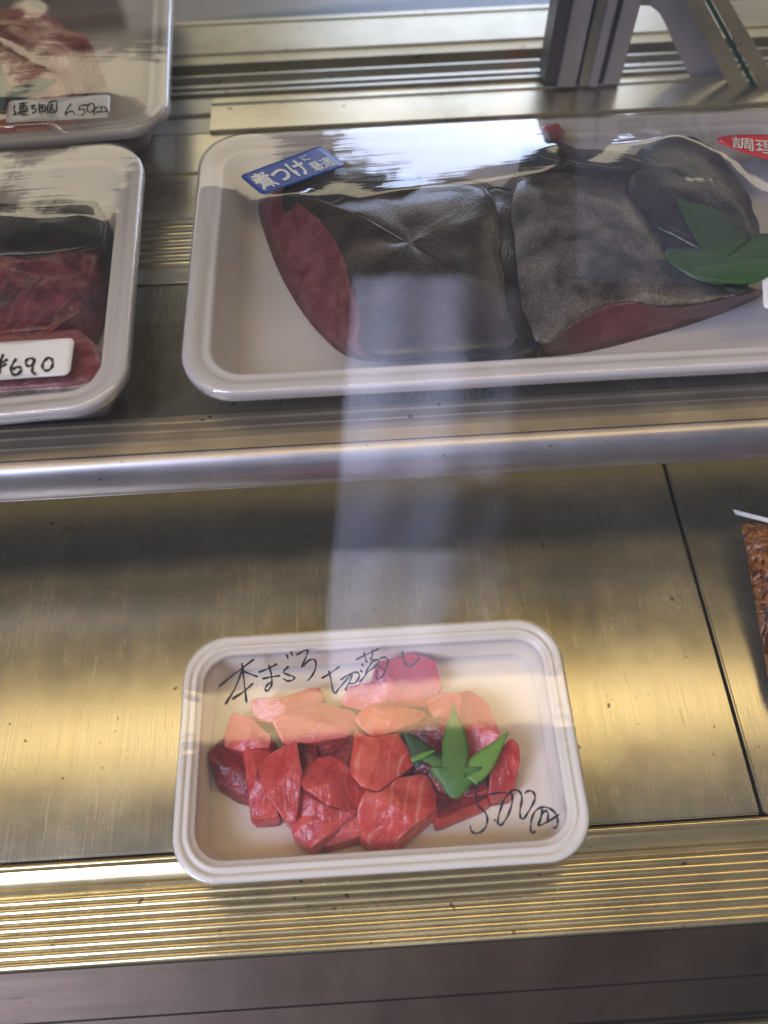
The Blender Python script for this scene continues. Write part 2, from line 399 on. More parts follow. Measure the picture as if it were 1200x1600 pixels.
depth_strip('end_frame', [(1080, -60), (1104, -60), (1240, 172), (1209, 176)], .007, M['track'])

# ------------------------------------------------------------------ what the front glass mirrors
def cloth(name, q, m, parent, bulge, folds, nu=40, nv=24):
    v = []; f = []
    for j in range(nv+1):
        b = j/nv
        for i in range(nu+1):
            a = i/nu
            k = b*(len(q)-1); c_ = min(int(k), len(q)-2); t = k-c_
            l0 = [q[c_][0][e]*(1-t)+q[c_+1][0][e]*t for e in (0, 1)]; r0 = [q[c_][1][e]*(1-t)+q[c_+1][1][e]*t for e in (0, 1)]
            p = street(l0[0]+(r0[0]-l0[0])*a, l0[1]+(r0[1]-l0[1])*a)
            p.y -= bulge*max(0, a-.45)**2 + folds*math.sin(a*19+b*1.5)*.5+.3*folds*noise.noise(Vector((a*6, b*3, 2)))
            v.append(p)
    for j in range(nv):
        for i in range(nu): k = j*(nu+1)+i; f.append((k, k+1, k+nu+2, k+nu+1))
    o = mesh(name, v, f, m, parent); md = o.modifiers.new('thick', 'SOLIDIFY'); md.thickness = .003
    return o
M['clothw'] = plain('white_cotton', (.80, .80, .84), .9)
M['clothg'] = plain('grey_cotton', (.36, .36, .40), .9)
M['clothr'] = plain('red_cotton', (.85, .03, .05), .9)
veil = empty('mirror_streak_cloth', (0, -1.5, 0), 'pale cloth added outside, mirrored as a soft vertical streak', 'added cloth'); veil.location = (0, 0, 0)  # cloth added outside so the glass mirrors a pale streak
cloth('upper_cloth', [((556, 430), (850, 430)), ((542, 600), (862, 600)), ((532, 745), (850, 745))], M['clothw'], veil, .5, .014)
cloth('middle_cloth', [((532, 747), (850, 747)), ((524, 856), (840, 856))], M['clothg'], veil, .5, .012)  # greyer cloth, to dim the middle of the mirrored streak
cloth('lower_cloth', [((522, 858), (840, 858)), ((512, 985), (830, 985)), ((520, 1090), (850, 1090))], M['clothw'], veil, .5, .010)
hazesheet = empty('mirror_haze', (0, 0, 0), 'pale sheet added outside, mirrored as faint haze at the upper right', 'added sheet')  # sheet added outside to give a faint mirrored haze
cloth('haze_sheet', [((905, -60), (1330, -60)), ((900, 200), (1330, 200)), ((905, 440), (1330, 440))], M['clothg'], hazesheet, .1, .004)
ban = empty('street_banner', (0, 0, 0), 'narrow red and white banner mirrored left of the corner post', 'banner')
cloth('banner_cloth', [((806, -40), (832, -40)), ((800, 60), (832, 60))], M['clothw'], ban, .1, .006, 10, 6)
cloth('banner_cloth', [((800, 60), (832, 60)), ((786, 120), (828, 120))], M['clothr'], ban, .1, .006, 10, 6)
cloth('banner_cloth', [((784, 130), (826, 130)), ((778, 180), (822, 180))], M['clothr'], ban, .1, .006, 10, 6)
cloth('banner_cloth', [((778, 180), (822, 180)), ((770, 250), (815, 250))], M['clothw'], ban, .1, .006, 10, 6)

# ================================================================== trays
def rrect(a, b, r, n=12, side=14):
    r = max(r, .0015); pts = []
    cs = [(a-r, b-r, 0), (-a+r, b-r, 90), (-a+r, -b+r, 180), (a-r, -b+r, 270)]
    for ci, (cx, cy, a0) in enumerate(cs):
        arc = [(cx+r*math.cos(math.radians(a0+90*k/n)), cy+r*math.sin(math.radians(a0+90*k/n))) for k in range(n+1)]
        pts += arc
        nx_ = cs[(ci+1) % 4]; a1 = math.radians(nx_[2])
        e = (nx_[0]+r*math.cos(a1), nx_[1]+r*math.sin(a1)); s0 = arc[-1]
        pts += [(s0[0]+(e[0]-s0[0])*k/side, s0[1]+(e[1]-s0[1])*k/side) for k in range(1, side)]
    return pts
def make_tray(root, a, b, r, h, floor_in, style=0):
    """a,b half sizes; profile of (inset, z)"""
    t = .0022
    if style == 0:
        pr = [(.0, h-.0052), (-.0004, h-.0048), (-.0004, h-.0012), (.0006, h-.0002), (.0030, h), (.0048, h-.0004), (.0056, h-.0013), (.0070, h-.0013), (.0078, h-.0006), (.0096, h-.0006), (.0104, h-.0012), (.0116, h-.0024), (.0136, h-.0026), (.0146, h-.0034), (floor_in-.004, .0062), (floor_in-.001, .0036), (floor_in+.003, .0026)]
    else:
        pr = [(.0, h-.0060), (-.0005, h-.0055), (-.0005, h-.0016), (.0008, h-.0003), (.0040, h), (.0075, h-.0006), (.0085, h-.0022), (.0112, h-.0026), (.0122, h-.0018), (.0140, h-.0022), (.0152, h-.0048), (floor_in-.005, .0075), (floor_in-.001, .0040), (floor_in+.003, .0030)]
    sq = .62 if style == 0 else .85
    pr = [(i_*(sq if 0 < i_ < .016 else 1), z_) for i_, z_ in pr]
    under = [(.0016, h-.0052), (.0030, h-.0030), (.0085, h-.0070), (floor_in-.004, .0030), (floor_in, .0002), (floor_in+.004, 0)]
    seq = [(p, 1) for p in reversed(under)] + [(p, 1) for p in pr]
    v = []; f = []; rings = []
    for (ins, z), _ in seq:
        ring = rrect(a-ins, b-ins, r-ins*.75); rings.append(len(v)); n = len(ring)
        v += [(x, y, z + (0 if z < .01 else .0004*noise.noise(Vector((x*30, y*30, 3.1+a*9)))) ) for x, y in ring]
    for i in range(len(rings)-1):
        for j in range(n):
            k = (j+1) % n; f.append((rings[i]+j, rings[i]+k, rings[i+1]+k, rings[i+1]+j))
    f.append(tuple(rings[0]+j for j in range(n))[::-1]); f.append(tuple(rings[-1]+j for j in range(n)))
    o = mesh('tray_base', v, f, M['tray' if style == 0 else 'trayshade'], root); fixnormals(o)
    o.data.set_sharp_from_angle(angle=math.radians(60))
    return o
class Membrane:
    """stretched film: pinned on the rim, pushed up by what lies under it"""
    def __init__(s, a, b, h, nx=150, ny=110):
        s.a, s.b, s.h = a, b, h; s.nx, s.ny = nx, ny; s.ob = np.full((ny, nx), -1.)
        s.z = None
    def ij(s, x, y): return (x+s.a)/(2*s.a)*(s.nx-1), (y+s.b)/(2*s.b)*(s.ny-1)
    def line(s, pts):
        for (p, q) in zip(pts[:-1], pts[1:]):
            for k in range(80):
                t = k/79; x, y, z = [p[i]+(q[i]-p[i])*t for i in range(3)]
                i, j = s.ij(x, y); i = int(round(i)); j = int(round(j))
                if 0 <= i < s.nx and 0 <= j < s.ny: s.ob[j, i] = max(s.ob[j, i], z)
    def solve(s, it=2600):
        z = np.full((s.ny, s.nx), s.h); z = np.maximum(z, s.ob)
        for _ in range(it):
            q = z.copy(); q[1:-1, 1:-1] = (z[:-2, 1:-1]+z[2:, 1:-1]+z[1:-1, :-2]+z[1:-1, 2:])/4
            z = np.maximum(q, s.ob)
            z[0] = z[-1] = s.h; z[:, 0] = z[:, -1] = s.h
        for _ in range(3):
            q = z.copy(); q[1:-1, 1:-1] = z[1:-1, 1:-1]*.4+(z[:-2, 1:-1]+z[2:, 1:-1]+z[1:-1, :-2]+z[1:-1, 2:])*.15; z = q
        s.z = z
    def at(s, x, y):
        if s.z is None: return s.h
        i, j = s.ij(x, y); i = min(max(i, 0), s.nx-1.001); j = min(max(j, 0), s.ny-1.001)
        a, b = int(i), int(j); u_, v_ = i-a, j-b; z = s.z
        return float(z[b, a]*(1-u_)*(1-v_)+z[b, a+1]*u_*(1-v_)+z[b+1, a]*(1-u_)*v_+z[b+1, a+1]*u_*v_)
def make_film(root, a, b, r, mem, mat, skirt=.012):
    v = []; f = []
    ring0 = rrect(a+.0004, b+.0004, r, 12, 40); n = len(ring0); K = 70
    for k in range(K+1):
        s_ = 1-k/K
        if k == K: s_ = .0001
        for q, (x, y) in enumerate(ring0):
            e = 1-s_; pk = noise.noise(Vector((x*260*(1-.3*abs(x)/a), y*260, a*50)))*math.exp(-((e-.05)/.05)**2)*(.00012 if a < .096 else .00014)*min(1, e*30)
            v.append((x*s_, y*s_, mem.at(x*s_, y*s_)+.0005+pk))
    base = len(v)
    for d, ins in ((.004, .0002), (skirt*.6, -.004), (skirt, -.008)):
        for x, y in rrect(a+.0006+ins, b+.0006+ins, r+ins, 12, 40): v.append((x, y, mem.h-d))
    for k in range(K):
        for j in range(n):
            q = (j+1) % n; f.append((k*n+j, k*n+q, (k+1)*n+q, (k+1)*n+j))
    prev = 0
    for k in range(3):
        for j in range(n):
            q = (j+1) % n; f.append((prev+j, base+k*n+j, base+k*n+q, prev+q))
        prev = base+k*n
    return mesh('stretch_film', v, f, mat, root)

class Pack:
    def __init__(s, name, label, cat, group, cx, cy, z0, a, b, r, h, rz=0, floor_in=.024, style=0, ridges=(), film='film'):
        s.root = empty(name, (cx, cy, z0), label, cat, group, rz); s.z0 = z0; s.cx, s.cy, s.rz = cx, cy, rz
        s.tray = make_tray(s.root, a, b, r, h, floor_in, style)
        s.mem = Membrane(a, b, h)
        for rd in ridges:
            q = []
            for px, py, z in rd:
                p = s.loc(P(px, py, z)); q.append((p[0], p[1], p[2]))
            s.mem.line(q)
        if ridges: s.mem.solve()
        else:
            s.mem.z = None
        s.film = make_film(s.root, a, b, r, s.mem, M[film])
    def loc(s, w):
        d = Vector((w[0]-s.cx, w[1]-s.cy, w[2]-s.z0)); c_, n_ = math.cos(-s.rz), math.sin(-s.rz)
        return Vector((d.x*c_-d.y*n_, d.x*n_+d.y*c_, d.z))
    def drape(s, px, py, lift=.0011):
        z = s.z0+s.mem.h
        for _ in range(6):
            w = P(px, py, z); q = s.loc(w); z = s.z0+s.mem.at(q.x, q.y)+lift
        return s.loc(P(px, py, z))

def smooth_line(pts, n=6):
    if len(pts) < 3: return [(pts[0][0]+(pts[-1][0]-pts[0][0])*k/8, pts[0][1]+(pts[-1][1]-pts[0][1])*k/8) for k in range(9)]
    q = [pts[0]]+list(pts)+[pts[-1]]; out = []
    for i in range(1, len(q)-2):
        p0, p1, p2, p3 = q[i-1:i+3]
        for k in range(n):
            t = k/n
            out.append(tuple(.5*((2*p1[c])+(-p0[c]+p2[c])*t+(2*p0[c]-5*p1[c]+4*p2[c]-p3[c])*t*t+(-p0[c]+3*p1[c]-3*p2[c]+p3[c])*t**3) for c in (0, 1)))
    out.append(tuple(pts[-1])); return out
def writing(name, pack, strokes, conv, width, mat, parent, lift=.0013):
    """each pen stroke is a thin ribbon lying on the film; width in photograph-free pixels of the pen"""
    v = []; f = []
    for st in strokes:
        pts = smooth_line([conv(*p) for p in st])
        base = len(v); n = len(pts)
        for i, p in enumerate(pts):
            a = pts[max(0, i-1)]; b = pts[min(n-1, i+1)]
            tx, ty = b[0]-a[0], b[1]-a[1]; L = math.hypot(tx, ty) or 1; nx_, ny_ = -ty/L, tx/L
            w = width*1.9*(.5+.14*math.sin(i*.7))*(.65 if i in (0, n-1) else 1)
            v.append(pack.drape(p[0]+nx_*w, p[1]+ny_*w, lift)); v.append(pack.drape(p[0]-nx_*w, p[1]-ny_*w, lift))
        for i in range(n-1): f.append((base+2*i, base+2*i+1, base+2*i+3, base+2*i+2))
    return mesh(name, v, f, mat, parent)
def rr2(n=5, r=.12, asp=2.):
    """unit rounded rectangle outline in 0..1"""
    out = []
    rx, ry = r, r*asp
    for cx, cy, a0 in ((1-rx, 1-ry, 0), (rx, 1-ry, 90), (rx, ry, 180), (1-rx, ry, 270)):
        for k in range(n+1):
            a = math.radians(a0+90*k/n); out.append((cx+rx*math.cos(a), cy+ry*math.sin(a)))
    return out
def quadmap(q):
    def f(u, v):   # q: TL,TR,BR,BL in pixels; v up
        t = [q[3][i]*(1-u)*(1-v)+q[2][i]*u*(1-v)+q[1][i]*u*v+q[0][i]*(1-u)*v for i in (0, 1)]
        return t
    return f
def sticker(name, pack, q, mat, parent, r=.06, asp=3., outline=None, lift=.0008):
    f_ = quadmap(q); ol = outline or rr2(6, r, asp)
    v = []; f = []; K = 8; n = len(ol)
    for k in range(K):
        s_ = 1-k/K
        for (a, b) in ol: v.append(pack.drape(*f_(.5+(a-.5)*s_, .5+(b-.5)*s_), lift))
    v.append(pack.drape(*f_(.5, .5), lift))
    for k in range(K-1):
        for j in range(n): f.append((k*n+j, k*n+(j+1) % n, (k+1)*n+(j+1) % n, (k+1)*n+j))
    for j in range(n): f.append(((K-1)*n+j, (K-1)*n+(j+1) % n, K*n))
    o = mesh(name, v, f, mat, parent)
    md = o.modifiers.new('thick', 'SOLIDIFY'); md.thickness = .00015; md.offset = 1
    return o
def text_on(name, pack, txt, q, u0, v0, u1, v1, mat, parent, off=.0, lift=.0012):
    cu = bpy.data.curves.new('t', 'FONT'); cu.body = txt; cu.offset = off; cu.resolution_u = 3
    to = bpy.data.objects.new('t', cu); C.objects.link(to); bpy.context.view_layer.update()
    me = bpy.data.meshes.new_from_object(to.evaluated_get(bpy.context.evaluated_depsgraph_get()))
    C.objects.unlink(to); bpy.data.objects.remove(to)
    if not len(me.vertices): return None
    xs = [v.co.x for v in me.vertices]; ys = [v.co.y for v in me.vertices]
    f_ = quadmap(q); a, b, c, d = min(xs), max(xs), min(ys), max(ys)
    for v in me.vertices:
        v.co = pack.drape(*f_(u0+(v.co.x-a)/(b-a)*(u1-u0), v0+(v.co.y-c)/(d-c)*(v1-v0)), lift)
    me.name = name
    return link(name, me, mat, parent)

PG = 'white trays of seafood under stretch film'
# tuna tray on the deck
tz = .0
tun = Pack('food_tray', 'small white tray of red tuna chunks on the lower steel deck, price written on film', 'food tray', PG,
           -.0048, .0717, 0, .0940, .0562, .021, .030, 0, .0140, 0, (), 'flatfilm')
# fish tray on the shelf
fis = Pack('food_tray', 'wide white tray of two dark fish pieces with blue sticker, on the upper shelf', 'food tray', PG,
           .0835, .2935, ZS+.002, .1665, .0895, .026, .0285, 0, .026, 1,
           [[(322, 288, .132), (400, 306, .135), (460, 303, .141), (486, 318, .139), (522, 334, .136), (570, 312, .141), (640, 296, .143), (760, 287, .144), (850, 272, .146), (905, 250, .147), (950, 262, .146), (985, 275, .144), (1080, 290, .145), (1195, 305, .141), (1290, 310, .136)],
            [(860, 225, .144), (1000, 225, .146), (1060, 208, .147), (1130, 240, .145), (1190, 310, .141)],
            [(410, 310, .136), (470, 430, .134), (560, 545, .131)], [(700, 470, .134), (760, 500, .132)], [(800, 520, .134), (1000, 460, .136), (1180, 440, .134)]])
v = []; f = []
for i in range(13):
    for j in range(5):
        a = i/12; q = P(968+80*a, 566+(4+16*math.sin(math.pi*a))*j/4, .118-.004*j); v.append(fis.loc(q)+Vector((0, .002*noise.noise(q*400), .002*noise.noise(q*330+Vector((5, 0, 0))))))
for i in range(12):
    for j in range(4): k = i*5+j; f.append((k, k+1, k+6, k+5))
mesh('film_tail', v, f, M['clearbag'], fis.root)
# the two trays at the left
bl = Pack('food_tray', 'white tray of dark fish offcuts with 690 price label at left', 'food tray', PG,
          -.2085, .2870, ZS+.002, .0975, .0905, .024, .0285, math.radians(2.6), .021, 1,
          [[(-40, 335, .139), (60, 345, .140), (130, 338, .139), (165, 352, .135)], [(-40, 400, .137), (80, 392, .138), (130, 376, .137)],
           [(-40, 510, .137), (95, 508, .138), (128, 522, .136), (112, 600, .134)], [(-20, 606, .134), (80, 604, .134)]])
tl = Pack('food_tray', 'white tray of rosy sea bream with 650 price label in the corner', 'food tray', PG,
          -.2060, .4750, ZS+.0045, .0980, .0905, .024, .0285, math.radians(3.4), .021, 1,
          [[(-60, 40, .144), (0, 60, .144), (60, 98, .142), (116, 120, .139)], [(-40, 155, .141), (90, 152, .140), (175, 145, .137)], [(-20, 196, .140), (90, 192, .139)], [(-20, -20, .142), (60, 0, .142)]])

# ------------------------------------------------------------------ flesh pieces
def resample(pts, m):
    out = []
    n = len(pts)
    for i in range(n):
        a, b = pts[i], pts[(i+1) % n]
        for k in range(m): out.append(((a[0]+(b[0]-a[0])*k/m, a[1]+(b[1]-a[1])*k/m), i))
    return out
def crsample(pts, m):
    out = []; n = len(pts)
    for i in range(n):
        p0, p1, p2, p3 = pts[i-1], pts[i], pts[(i+1) % n], pts[(i+2) % n]
        for k in range(m):
            t = k/m
            out.append((tuple(.5*((2*p1[c])+(-p0[c]+p2[c])*t+(2*p0[c]-5*p1[c]+4*p2[c]-p3[c])*t*t+(-p0[c]+3*p1[c]-3*p2[c]+p3[c])*t**3) for c in (0, 1)), i))
    return out
def rounded(pts, it=2):
    for _ in range(it):
        q = []
        n = len(pts)
        for i in range(n):
            a, b = pts[i], pts[(i+1) % n]
            q.append(tuple(a[k]*.9+b[k]*.1 for k in (0, 1))); q.append(tuple(a[k]*.1+b[k]*.9 for k in (0, 1)))
        pts = q
    return pts
def chunk(name, top, z0, ztop, mats, base=None, planes=3, tilt=.35, dome=.0, jitter=.0006, seed=0, spread=1.05, sideof=None, rnd=1, freq=60, m=3, grow=1., shift=(0, 0)):
    """a cut piece: pixel outline of its upper face at about ztop, standing on z0"""
    rg = random.Random(seed)
    if base is None:
        gx = sum(p[0] for p in top)/len(top); gy = sum(p[1] for p in top)/len(top)
        t = rounded([(gx+(p[0]-gx)*grow, gy+(p[1]-gy)*grow) for p in top], rnd); rs = resample(t, 2); b = None
    else:
        rs = crsample(top, m); b = crsample(base, m)
    T = [P(p[0][0], p[0][1], ztop) for p in rs]
    ctr = sum(T, Vector())/len(T)
    if b: B = [P(p[0][0], p[0][1], z0) for p in b]
    else: B = [ctr+(p-ctr)*spread for p in T]; B = [Vector((p.x+shift[0], p.y+shift[1], z0)) for p in B]
    pl = [(0, 0, 0)] if planes == 0 else []
    for k in range(planes):
        a = rg.uniform(0, 6.28); s_ = rg.uniform(.2, 1)*tilt; pl.append((math.cos(a)*s_, math.sin(a)*s_, rg.uniform(-.0003, .0022)))
    R_ = sum((p-ctr).length for p in T)/len(T)
    def zt(p, s_): 
        d = p-ctr; z = min(d.x*a+d.y*bb+c_ for a, bb, c_ in pl)
        return ztop+z+dome*(1-s_**(3.2 if planes == 0 else 2))
    v = []; n = len(T)
    side = [0, .25, .5, .75, .92, .985]; topr = [1., .97, .92, .85, .77, .68, .58, .48, .38, .28, .18, .08]
    for t in side:
        for p, q in zip(B, T):
            tp = Vector((q.x, q.y, zt(q, 1)))
            pp = p.lerp(tp, t); bul = math.sin(t*math.pi)*.03*(0 if base else 1)
            d = (q-ctr); d.z = 0; v.append(pp+d*bul)
    for s_ in topr:
        for q in T:
            w = ctr.lerp(q, s_); v.append(Vector((w.x, w.y, zt(w, s_)-(.0005 if s_ == 1. else 0))))
    v.append(Vector((ctr.x, ctr.y, zt(ctr, 0))))
    nr = len(side)+len(topr); off = Vector((seed*3.7, 0, 0))
    out = []
    for i, p in enumerate(v):
        if i < n: out.append(p); continue
        d = noise.noise_vector(p*freq*2+off)*jitter + noise.noise_vector(p*freq*8+off)*jitter*.35
        out.append(p+d)
    f = []; mi = []
    for r in range(nr-1):
        for j in range(n):
            k = (j+1) % n; f.append((r*n+j, r*n+k, (r+1)*n+k, (r+1)*n+j))
            if r < len(side):
                mi.append(sideof(rs[j][1]) if sideof else (1 if len(mats) > 1 else 0))
            else: mi.append(0)
    for j in range(n): f.append(((nr-1)*n+j, (nr-1)*n+(j+1) % n, nr*n)); mi.append(0)
    f.append(tuple(range(n))[::-1]); mi.append(0)
    me_o = mesh(name, out, f, [M[x] for x in mats], None, True, mi)
    # put the origin at the foot of the piece
    org = Vector((ctr.x, ctr.y, z0)); me_o.data.transform(Matrix.Translation(-org)); me_o.location = org
    return me_o

t7 = lambda u_, v_: (250+u_/1.765, 960+v_/1.765)
TG = 'cut tuna chunks heaped in the small tray'
tuna_list = [
 ('A', [(135,385),(165,345),(215,350),(238,420),(238,495),(200,485),(150,450)], .017, ['tB','tB'], 'dark red tuna chunk at the far left end of the heap'),
 ('B', [(165,350),(195,262),(250,290),(305,330),(300,365),(225,372)], .020, ['tC','tA'], 'pale peach tuna chunk with a pointed top, above the leftmost dark chunk'),
 ('C', [(222,345),(300,350),(292,420),(262,440),(325,545),(250,550),(238,470)], .021, ['tA','tA'], 'long red tuna chunk with a white fleck at its foot, second from left'),
 ('D', [(260,430),(300,390),(370,350),(386,440),(380,500),(366,560),(345,560),(300,500)], .0255, ['tA','tC'], 'upright glossy red tuna chunk between the left column and the round dark piece'),
 ('E', [(370,345),(432,345),(436,395),(390,432)], .019, ['tB','tB'], 'tiny very dark tuna chunk in the hollow left of the middle'),
 ('F', [(385,445),(430,392),(470,385),(545,440),(570,490),(550,540),(460,520),(400,480)], .0265, ['tA','tB'], 'rounded deep red tuna chunk lying on top in the middle of the heap'),
 ('G', [(370,550),(400,485),(460,520),(535,540),(480,590),(410,640),(362,600)], .0215, ['tA','tC'], 'bright red tuna chunk with a pale tip at the bottom left of the heap'),
 ('H', [(470,585),(530,545),(572,560),(562,605),(450,634)], .0165, ['tC','tA'], 'flat pinkish tuna chunk at the bottom beside the pale tipped one'),
 ('I', [(530,430),(540,320),(600,345),(650,330),(690,385),(692,412),(600,480),(560,470)], .0265, ['tD','tB'], 'red tuna chunk with pale stripes, just left of the leaf'),
 ('J', [(580,470),(640,455),(735,440),(755,490),(755,530),(690,580),(630,630),(560,612),(550,550)], .0225, ['tD','tD'], 'large striped tuna chunk at the bottom centre, its top edge pale'),
 ('K', [(505,235),(530,190),(580,195),(600,140),(690,108),(755,120),(766,180),(740,240),(580,252)], .0225, ['tE','tC'], 'biggest magenta tuna chunk at the top of the heap under the writing'),
 ('L', [(540,290),(580,255),(720,258),(732,275),(660,310),(600,338)], .0270, ['tD','tA'], 'wedge shaped tuna chunk right below the biggest magenta one'),
 ('M', [(735,240),(775,210),(830,225),(815,290),(760,300)], .0190, ['tC','tC'], 'small pale pink tuna chunk above the tip of the leaf'),
 ('N', [(820,215),(860,205),(910,250),(932,330),(900,380),(860,400),(820,330)], .0225, ['tC','tE'], 'tall rounded pale tuna chunk behind the right blade of the leaf'),
 ('O', [(660,322),(730,275),(785,320),(775,372),(700,350)], .0200, ['tB','tB'], 'purple brown fibrous tuna chunk behind the left blade of the leaf'),
 ('P', [(915,400),(965,350),(990,360),(990,410),(975,480),(915,490)], .0200, ['tA','tA'], 'red tuna chunk at the far right end of the heap'),
 ('Q', [(760,490),(850,500),(915,470),(900,510),(765,565)], .0150, ['tB','tA'], 'flat dark red tuna chunk under the foot of the leaf'),
 ('R', [(255,230),(330,235),(430,192),(440,230),(335,292),(260,285)], .0210, ['tC','tA'], 'long pale pink tuna chunk at the upper left of the heap'),
 ('S', [(320,292),(430,240),(530,262),(540,325),(430,345),(345,352)], .0245, ['tC','tA'], 'wide whitish tuna chunk in the middle of the upper row'),
 ('T', [(440,345),(535,315),(545,420),(500,430),(430,385)], .0205, ['tB','tA'], 'dark tuna chunk in the hollow right of the middle'),
 ('U', [(700,350),(780,320),(850,330),(870,420),(900,470),(820,500),(760,490),(700,420)], .0180, ['tB','tA'], 'dark red tuna chunk mostly covered by the leaf'),
]
for i, (k, pts, zt_, ms, lab) in enumerate(tuna_list):
    o = chunk('tuna_chunk', [t7(*p) for p in pts], .0030, zt_-.001, ms, seed=i+1, tilt=.62, planes=3, spread=1.0, jitter=.0011, freq=55, grow=1.08, shift=(.0008*math.sin(i*2.3), -.0034-.001*math.sin(i*1.7)), rnd=2)
    tag(o, lab, 'tuna chunk', TG)

# ------------------------------------------------------------------ leaves
def blade(pts_axis, widths, z, seg=14, arch=.0008):
    """one leaf blade along an axis of pixel points with half widths in pixels"""
    ax = smooth_line(pts_axis, 6); n = len(ax); v = []; f = []; uv = []
    for i, p in enumerate(ax):
        t = i/(n-1)
        a = ax[max(0, i-1)]; b = ax[min(n-1, i+1)]; tx, ty = b[0]-a[0], b[1]-a[1]; L = math.hypot(tx, ty) or 1; nx_, ny_ = -ty/L, tx/L
        k = t*(len(widths)-1); q = int(min(k, len(widths)-2)); w = widths[q]+(widths[q+1]-widths[q])*(k-q)
        zz = z[0]+(z[1]-z[0])*t
        for j in range(7):
            s_ = (j-3)/3; v.append(P(p[0]+nx_*w*s_, p[1]+ny_*w*s_, zz+arch*(1-s_*s_)*math.sin(min(1, t*1.2)*math.pi*.8)))
            uv.append((j/6, t))
    for i in range(n-1):
        for j in range(6): f.append((i*7+j, i*7+j+1, (i+1)*7+j+1, (i+1)*7+j))
    return v, f, uv
def leaf(name, blades, label, cat='leaf garnish', group=None):
    v = []; f = []; uv = []; mi = []; mats = []
    for ax, w, z, m in blades:
        a, b, c_ = blade(ax, w, z)
        if m not in mats: mats.append(m)
        f += [tuple(i+len(v) for i in q) for q in b]; mi += [mats.index(m)]*len(b); v += a; uv += c_
    o = mesh(name, v, f, [M[m] for m in mats], None, True, mi)
    ul = o.data.uv_layers.new(name='UVMap')
    for lp in o.data.loops: ul.data[lp.index].uv = uv[lp.vertex_index]
    md = o.modifiers.new('thick', 'SOLIDIFY'); md.thickness = .00012
    lo = min(v, key=lambda p: p.z); c0 = sum(v, Vector())/len(v); org = Vector((c0.x, c0.y, lo.z))
    o.data.transform(Matrix.Translation(-org)); o.location = org
    return tag(o, label, cat, group)
t5 = lambda u_, v_: (600+u_/3.75, 1100+v_/3.75)
leaf('leaf_garnish', [
 ([t5(250,330), t5(180,240), t5(112,155)], [22, 17, 9, .4], (.0262, .0255), 'leafd'),
 ([t5(415,430), t5(418,260), t5(412,120), t5(405,-10)], [17, 21, 21, 15, 5, .4], (.0284, .0268), 'leaf'),
 ([t5(500,440), t5(590,330), t5(660,250), t5(732,160)], [14, 19, 14, 7, .4], (.0280, .0262), 'leafl'),
 ([t5(400,420), t5(290,330), t5(240,320), t5(300,275)], [13, 10, 7, 3, .4], (.0264, .0272), 'leaf'),
 ([t5(420,370), t5(420,450), t5(415,555)], [42, 36, 21, 5], (.0284, .0262), 'leaf'),
 ([t5(500,350), t5(540,410), t5(560,470)], [22, 20, 7], (.0266, .0250), 'leafd'),
 ([t5(255,300), t5(310,330), t5(370,360)], [8, 13, 10], (.0262, .0256), 'leafd'),
 ([t5(160,330), t5(230,300), t5(300,272)], [3, 6, 1], (.0283, .0284), 'leafl'),
], 'fan of green bamboo leaf lying on the tuna chunks', group='leaf garnishes')

# ------------------------------------------------------------------ fish in the wide tray
z0f = ZS+.0055
FG = 'cut fish pieces in the shelf trays'
p1_top = [(446,296),(480,305),(560,300),(640,292),(740,287),(768,305),(780,360),(784,430),(794,490),(800,537),(690,552),(575,556),(560,500),(545,430),(515,360)]
p1_bas = [(404,316),(440,296),(540,285),(640,280),(748,280),(780,306),(790,370),(796,440),(806,500),(812,547),(690,562),(560,562),(500,522),(452,456),(420,385)]
def s1(i): return 1 if i in (14, 13, 12, 11) or i == 0 else 0
o = chunk('fish_steak', p1_top, z0f, .129, ['skin1', 'flesh'], base=p1_bas, planes=0, dome=.006, sideof=s1, seed=31, jitter=.0019, freq=34, m=4)
tag(o, 'dark skinned fish steak with pink cut face to the left, in the wide tray', 'fish piece', FG)
p2_top = [(800,300),(850,262),(900,258),(985,285),(1020,330),(1040,395),(1090,440),(1150,462),(1185,455),(1060,478),(980,470),(900,500),(848,538),(822,500),(808,400)]
p2_bas = [(785,290),(850,252),(905,248),(1000,275),(1050,330),(1090,400),(1130,440),(1180,450),(1190,462),(1100,500),(1000,530),(905,552),(842,552),(812,520),(792,410)]
def s2(i): return 1 if i in (8, 9, 10, 11, 7) else 2
o = chunk('fish_steak', p2_top, z0f, .128, ['skin2', 'flesh', 'skinblack'], base=p2_bas, planes=0, dome=.005, sideof=s2, seed=35, jitter=.0021, freq=34, m=4)
tag(o, 'mottled grey fish steak with red cut face towards the front, beside the green leaf', 'fish piece', FG)
pm = [(742,300),(775,292),(812,296),(822,360),(824,440),(838,520),(846,545),(790,556),(735,552),(738,470),(736,380)]
o = chunk('fish_belly_shade', pm, z0f, .122, ['skinblack', 'skinblack'], planes=0, dome=.002, seed=36, jitter=.0016, freq=34, spread=1.0)  # dark filler: fish belly and the shadow between the steaks as one shape
tag(o, 'near black belly and shadow filling the gap between the two fish steaks', 'fish piece', FG)
p3_top = [(1000,232),(1040,214),(1080,212),(1120,232),(1150,270),(1172,310),(1185,350),(1190,400),(1140,410),(1090,380),(1030,350),(985,300),(985,255)]
o = chunk('fish_head_piece', p3_top, z0f, .134, ['skinblack', 'skinblack'], planes=0, dome=.005, seed=37, jitter=.0012, freq=30, spread=1.06)
tag(o, 'black curved fish head piece behind the green leaf at the right', 'fish piece', FG)
p4 = [(818,222),(832,208),(850,214),(866,228),(920,240),(1000,244),(1010,258),(960,262),(900,256),(840,240)]
o = chunk('fish_fin', p4, z0f+.01, .137, ['skinblack', 'skinblack'], planes=0, dome=.002, seed=39, jitter=.0009, spread=1.02)
